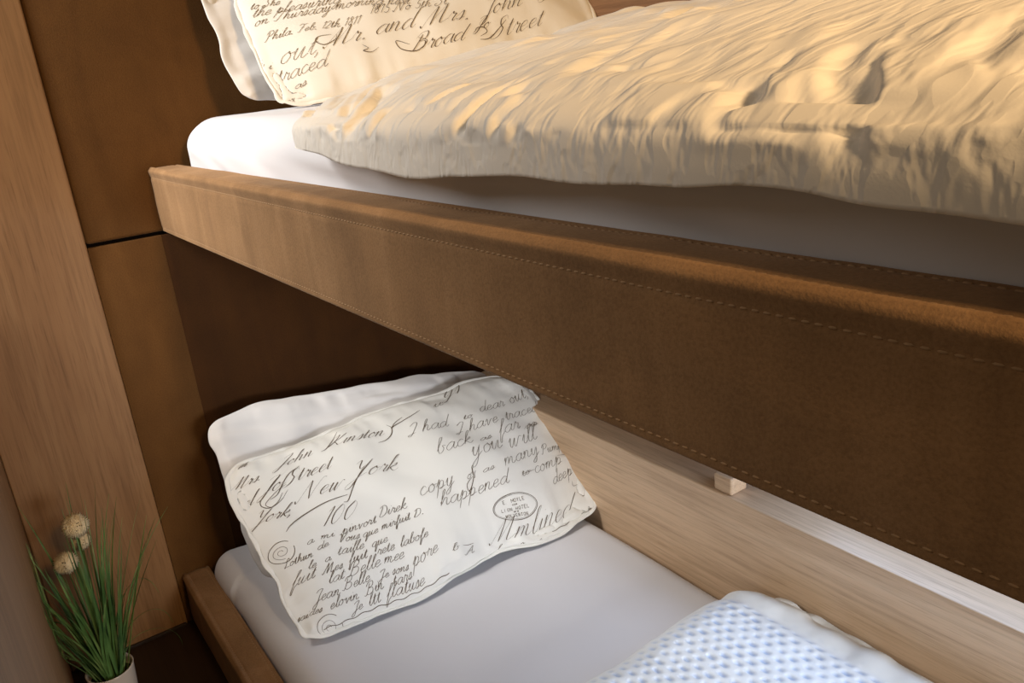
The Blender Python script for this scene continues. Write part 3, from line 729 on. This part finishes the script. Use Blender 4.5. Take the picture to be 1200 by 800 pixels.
ys = DY0 + (DY1 - DY0) * np.linspace(0, 1, 190) ** 2.0
o = obj('duvet', duvet_mesh(xs, ys, up_top, up_bot, up_disp), M_duvet)
tag(o, 'upper white puckered duvet hanging over the edge of the upper bunk', 'duvet', 'white duvets')

# lower duvet: folded flat, puckered waffle cloth
EX0, EX1, EY0, EY1 = .838, 2.02, -.10, .590
def low_top(X, Y):
    dl = X - EX0; df = Y - EY0; db = EY1 - Y; dr = EX1 - X
    pr = lambda d, r: np.sqrt(np.clip(1 - (1 - np.clip(d / r, 0, 1)) ** 2, 0, 1))
    k = pr(dl, .07) * pr(df, .05) * pr(db, .038) * pr(dr, .05)
    z = .1495 + (.060 + .010 * vnoise(X * 3, Y * 3, 0, 400)) * k
    xx = X + .014 * np.exp(-dl / .05) * vnoise(Y * 4, 0, 0, 401) + .02 * np.exp(-dl / .1) * sst(.46, .60, Y)
    yy = Y + .008 * np.exp(-db / .04) * vnoise(X * 7, 0, 0, 402)
    return np.stack([xx, yy, z], -1)
def low_bot(X, Y):
    P = low_top(X, Y); return np.stack([P[..., 0], P[..., 1], np.full(X.shape, .1495)], -1)
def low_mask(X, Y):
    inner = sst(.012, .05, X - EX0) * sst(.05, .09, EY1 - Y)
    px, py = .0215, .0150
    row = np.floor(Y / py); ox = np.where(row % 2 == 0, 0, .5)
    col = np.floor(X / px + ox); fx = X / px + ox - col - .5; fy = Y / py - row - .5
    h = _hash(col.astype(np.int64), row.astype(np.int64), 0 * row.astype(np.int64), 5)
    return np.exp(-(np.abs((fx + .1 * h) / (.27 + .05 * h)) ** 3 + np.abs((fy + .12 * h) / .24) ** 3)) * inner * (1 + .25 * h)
def low_disp(x, y, z, X, Y):
    inner = sst(.012, .05, X - EX0) * sst(.05, .09, EY1 - Y)
    d = -.0028 * low_mask(X, Y)
    edge = 1 - inner
    d = d + edge * .0030 * vnoise(X * 30, Y * 30, 0, 404) + .003 * fbm(X * 8, Y * 8, 0, 403, 2)
    d = d + .003 * np.exp(-((EY1 - Y - .045) / .010) ** 2) - .003 * np.exp(-((EY1 - Y - .066) / .008) ** 2)
    return d * sst(0, .02, X - EX0) * sst(0, .02, EY1 - Y)
xs = EX0 + (EX1 - EX0) * np.linspace(0, 1, 420) ** 1.2
ys = EY0 + (EY1 - EY0) * np.linspace(0, 1, 300)
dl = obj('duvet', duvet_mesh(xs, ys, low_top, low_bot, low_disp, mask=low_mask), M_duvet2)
tag(dl, 'lower white waffle-textured duvet in bluish light on the lower bunk', 'duvet', 'white duvets')
# the underlayer of the cover peeping out at the wall side
def flap():
    a = np.linspace(0, 1, 60); b = np.linspace(0, 1, 14); A, Bv = np.meshgrid(a, b, indexing='ij')
    x = .90 + .30 * A; y = .54 + (.047 + .006 * vnoise(A * 9, 0, 0, 410)) * Bv * sst(0, .06, A) ** .5 + 0 * A
    z = .193 + .012 * np.sin(Bv * 2.6) * sst(0, .1, A) - .012 * sst(.4, 1, A) + .004 * vnoise(A * 14, Bv * 2, 0, 411)
    me = grid_mesh('cover_edge', np.stack([x, y, z], -1)); return smooth(me)
cf = obj('cover_edge', flap(), M_duvet2, dl)

# ------------------------------------------------------------------ small wooden block on the ledge
bx = rbox('wooden_block', .775, .812, .604, .642, .3266, .356, M_oak_h, .003, 3)
tag(bx, 'small pale wooden block on the ledge of the wood side wall, under the upper rail', 'wooden block')

# ------------------------------------------------------------------ potted grass
PX, PY = .235, -.292
pg = thing('potted_plant', 'artificial grass with cream pompom flowers in a white pot on the floor', 'potted plant', (PX, PY, 0))
def lathe(profile, sides=40):
    bm = bmesh.new(); rings = []
    for r, z in profile: rings.append([bm.verts.new((r * math.cos(2 * math.pi * k / sides), r * math.sin(2 * math.pi * k / sides), z)) for k in range(sides)])
    for a, b in zip(rings[:-1], rings[1:]):
        for k in range(sides): bm.faces.new((a[k], a[(k + 1) % sides], b[(k + 1) % sides], b[k]))
    bm.faces.new(rings[0][::-1]); bm.faces.new(rings[-1])
    return bm
pot_h = .128
obj('pot', bm_mesh('pot', lathe([(.026, .001), (.028, .003), (.033, .06), (.0375, pot_h - .004), (.0382, pot_h - .001), (.0372, pot_h), (.0355, pot_h - .001), (.0345, pot_h - .006), (.033, pot_h - .022)])), M_pot, pg)
obj('soil', bm_mesh('soil', lathe([(.0325, pot_h - .03), (.0333, pot_h - .018), (.02, pot_h - .014), (.004, pot_h - .012)])), M_soil, pg)
def blade(bm, p0, heading, length, lean, curl, w, n=10, tw=0):
    h = Vector((math.cos(heading), math.sin(heading), 0)); side = Vector((-h.y, h.x, 0)); p = Vector(p0); ang = lean; prev = None
    for i in range(n + 1):
        t = i / n; ww = w * (1 - t ** 1.8) * (.6 + .4 * min(1, t * 5)) + .0002
        d = h * math.sin(ang) + Vector((0, 0, 1)) * math.cos(ang); nn = side.cross(d)
        s = side * math.cos(tw * t) + nn * math.sin(tw * t)
        q = p
        q.x = max(q.x, .008 - PX); q.y = max(q.y, -.35 - PY)
        a, c, b = bm.verts.new(q + s * ww), bm.verts.new(q - nn * ww * .5), bm.verts.new(q - s * ww)
        if prev:
            bm.faces.new((prev[0], prev[1], c, a)); bm.faces.new((prev[1], prev[2], b, c))
        prev = (a, c, b); ang += curl / n; p = p + d * (length / n)
rg = random.Random(12)
bm = bmesh.new()
for i in range(95):
    a = rg.uniform(0, 2 * math.pi); r = .026 * math.sqrt(rg.random())
    hd = a + rg.uniform(-.5, .5)
    L = rg.uniform(.16, .34); lean = rg.uniform(.0, .34) * (.4 + r / .026); curl = rg.uniform(0, .6)
    blade(bm, (r * math.cos(a), r * math.sin(a), pot_h - .016), hd, L, lean, curl, rg.uniform(.0016, .0034), 10, rg.uniform(-1, 1))
# a few long arching strands
for hd, L, lean, curl in ((2.6, .30, .35, 2.6), (3.6, .30, .3, 3.2), (2.2, .20, .25, 2.9), (2.9, .2, .3, 2.4), (1.6, .17, .1, 3.2), (4.2, .22, .6, 1.8), (1.9, .22, .1, .2), (1.5, .24, .07, .15), (1.2, .21, .06, .1)):
    blade(bm, (.012 * math.cos(hd), .012 * math.sin(hd), pot_h - .016), hd, L, lean, curl, .0013, 18, .6)
obj('grass_blades', bm_mesh('grass_blades', bm), M_grass, pg)
def flower(cx, cy, cz, r, seed):
    f = random.Random(seed); c = Vector((cx - PX, cy - PY, cz))
    bm = bmesh.new(); bmesh.ops.create_icosphere(bm, subdivisions=3, radius=r * .80, matrix=Matrix.Translation(c))
    for k in range(520):
        z = 1 - 2 * (k + .5) / 520; a = k * 2.39996 + f.uniform(-.2, .2); q = math.sqrt(1 - z * z)
        d = Vector((q * math.cos(a), q * math.sin(a), z)); s = d.orthogonal().normalized(); t = d.cross(s)
        b = c + d * r * .76; tip = c + d * r * f.uniform(.95, 1.12) + s * f.uniform(-.1, .1) * r
        vs = [bm.verts.new(b + (s * math.cos(w) + t * math.sin(w)) * r * .07) for w in (0, 2.09, 4.19)]; vt = bm.verts.new(tip)
        for i in range(3): bm.faces.new((vs[i], vs[(i + 1) % 3], vt))
    fo = obj('flower', bm_mesh('flower', bm), M_flower, pg)
    bm = bmesh.new()
    st = [Vector((.2 * c.x, .2 * c.y, pot_h - .016)), Vector((.45 * c.x, .45 * c.y, (pot_h + c.z) * .45)), Vector((.8 * c.x, .8 * c.y, c.z * .8)), c - Vector((0, 0, r * .6))]
    tube_bm(bm, st, [.0016, .0015, .0013, .0012], 6)
    obj('flower_stem', bm_mesh('flower_stem', bm), M_stem, fo)
    bm = bmesh.new()   # dark seed specks on the side facing the room
    for k in range(7):
        d = Vector((1, .1, .35)).normalized() + Vector((f.uniform(-.3, .3), f.uniform(-.4, .4), f.uniform(-.4, .4))); d.normalize()
        bmesh.ops.create_icosphere(bm, subdivisions=1, radius=r * .05, matrix=Matrix.Translation(c + d * r * 1.02))
    obj('seed_specks', bm_mesh('seed_specks', bm), M_fdark, fo)
flower(.165, -.277, .366, .0215, 1)
flower(.145, -.2755, .326, .0165, 2)
flower(.200, -.3063, .3235, .0190, 3)

# ------------------------------------------------------------------ camera
cam = bpy.data.cameras.new('camera'); co = bpy.data.objects.new('camera', cam); C.objects.link(co)
Rr = ((0.5690028038359742, 0.8162158363347042, -0.10013749419292978), (-0.20723398434701684, 0.2601672675064309, 0.943062600599715), (-0.7957951275035933, 0.5158533720299563, -0.3171835645282765))
co.matrix_world = Matrix(((Rr[0][0], Rr[1][0], -Rr[2][0], 1.61699), (Rr[0][1], Rr[1][1], -Rr[2][1], -.30831), (Rr[0][2], Rr[1][2], -Rr[2][2], 1.02202), (0, 0, 0, 1)))
cam.sensor_fit = 'HORIZONTAL'; cam.sensor_width = 36; cam.lens = 960.933 / 1200 * 36; cam.clip_start = .01
scene.camera = co

# ------------------------------------------------------------------ light
scene.view_settings.view_transform = 'Standard'; scene.view_settings.look = 'None'
w = bpy.data.worlds.new('world'); scene.world = w; w.use_nodes = True
w.node_tree.nodes['Background'].inputs['Color'].default_value = (1, .75, .48, 1)
w.node_tree.nodes['Background'].inputs['Strength'].default_value = .13
def lamp(name, loc, to, energy, col, size, sizey=None, spread=None):
    l = bpy.data.lights.new(name, 'AREA'); l.energy = energy; l.color = col; l.size = size
    if sizey: l.shape = 'RECTANGLE'; l.size_y = sizey
    if spread: l.spread = math.radians(spread)
    o = bpy.data.objects.new(name, l); C.objects.link(o); o.location = loc
    o.rotation_euler = (Vector(to) - Vector(loc)).to_track_quat('-Z', 'Y').to_euler(); return o
lamp('window_light', (.14, -1.00, 1.70), (.24, .25, .5), 8.8, (1, .97, .93), .40, .7, 88)
lamp('warm_lamp', (2.45, .03, 1.62), (1.0, .30, 1.10), 3.5, (1, .66, .33), .2, None, 62)
lamp('bunk_window_light', (1.22, .712, .50), (1.22, 0, .40), 3.2, (.46, .65, 1), .62, .22)
lamp('foot_fill_light', (2.25, .30, .52), (.3, .40, .25), 2.4, (.95, .97, 1), .50, .34, 62)  # unseen fill light added at the foot end to brighten the lower bunk
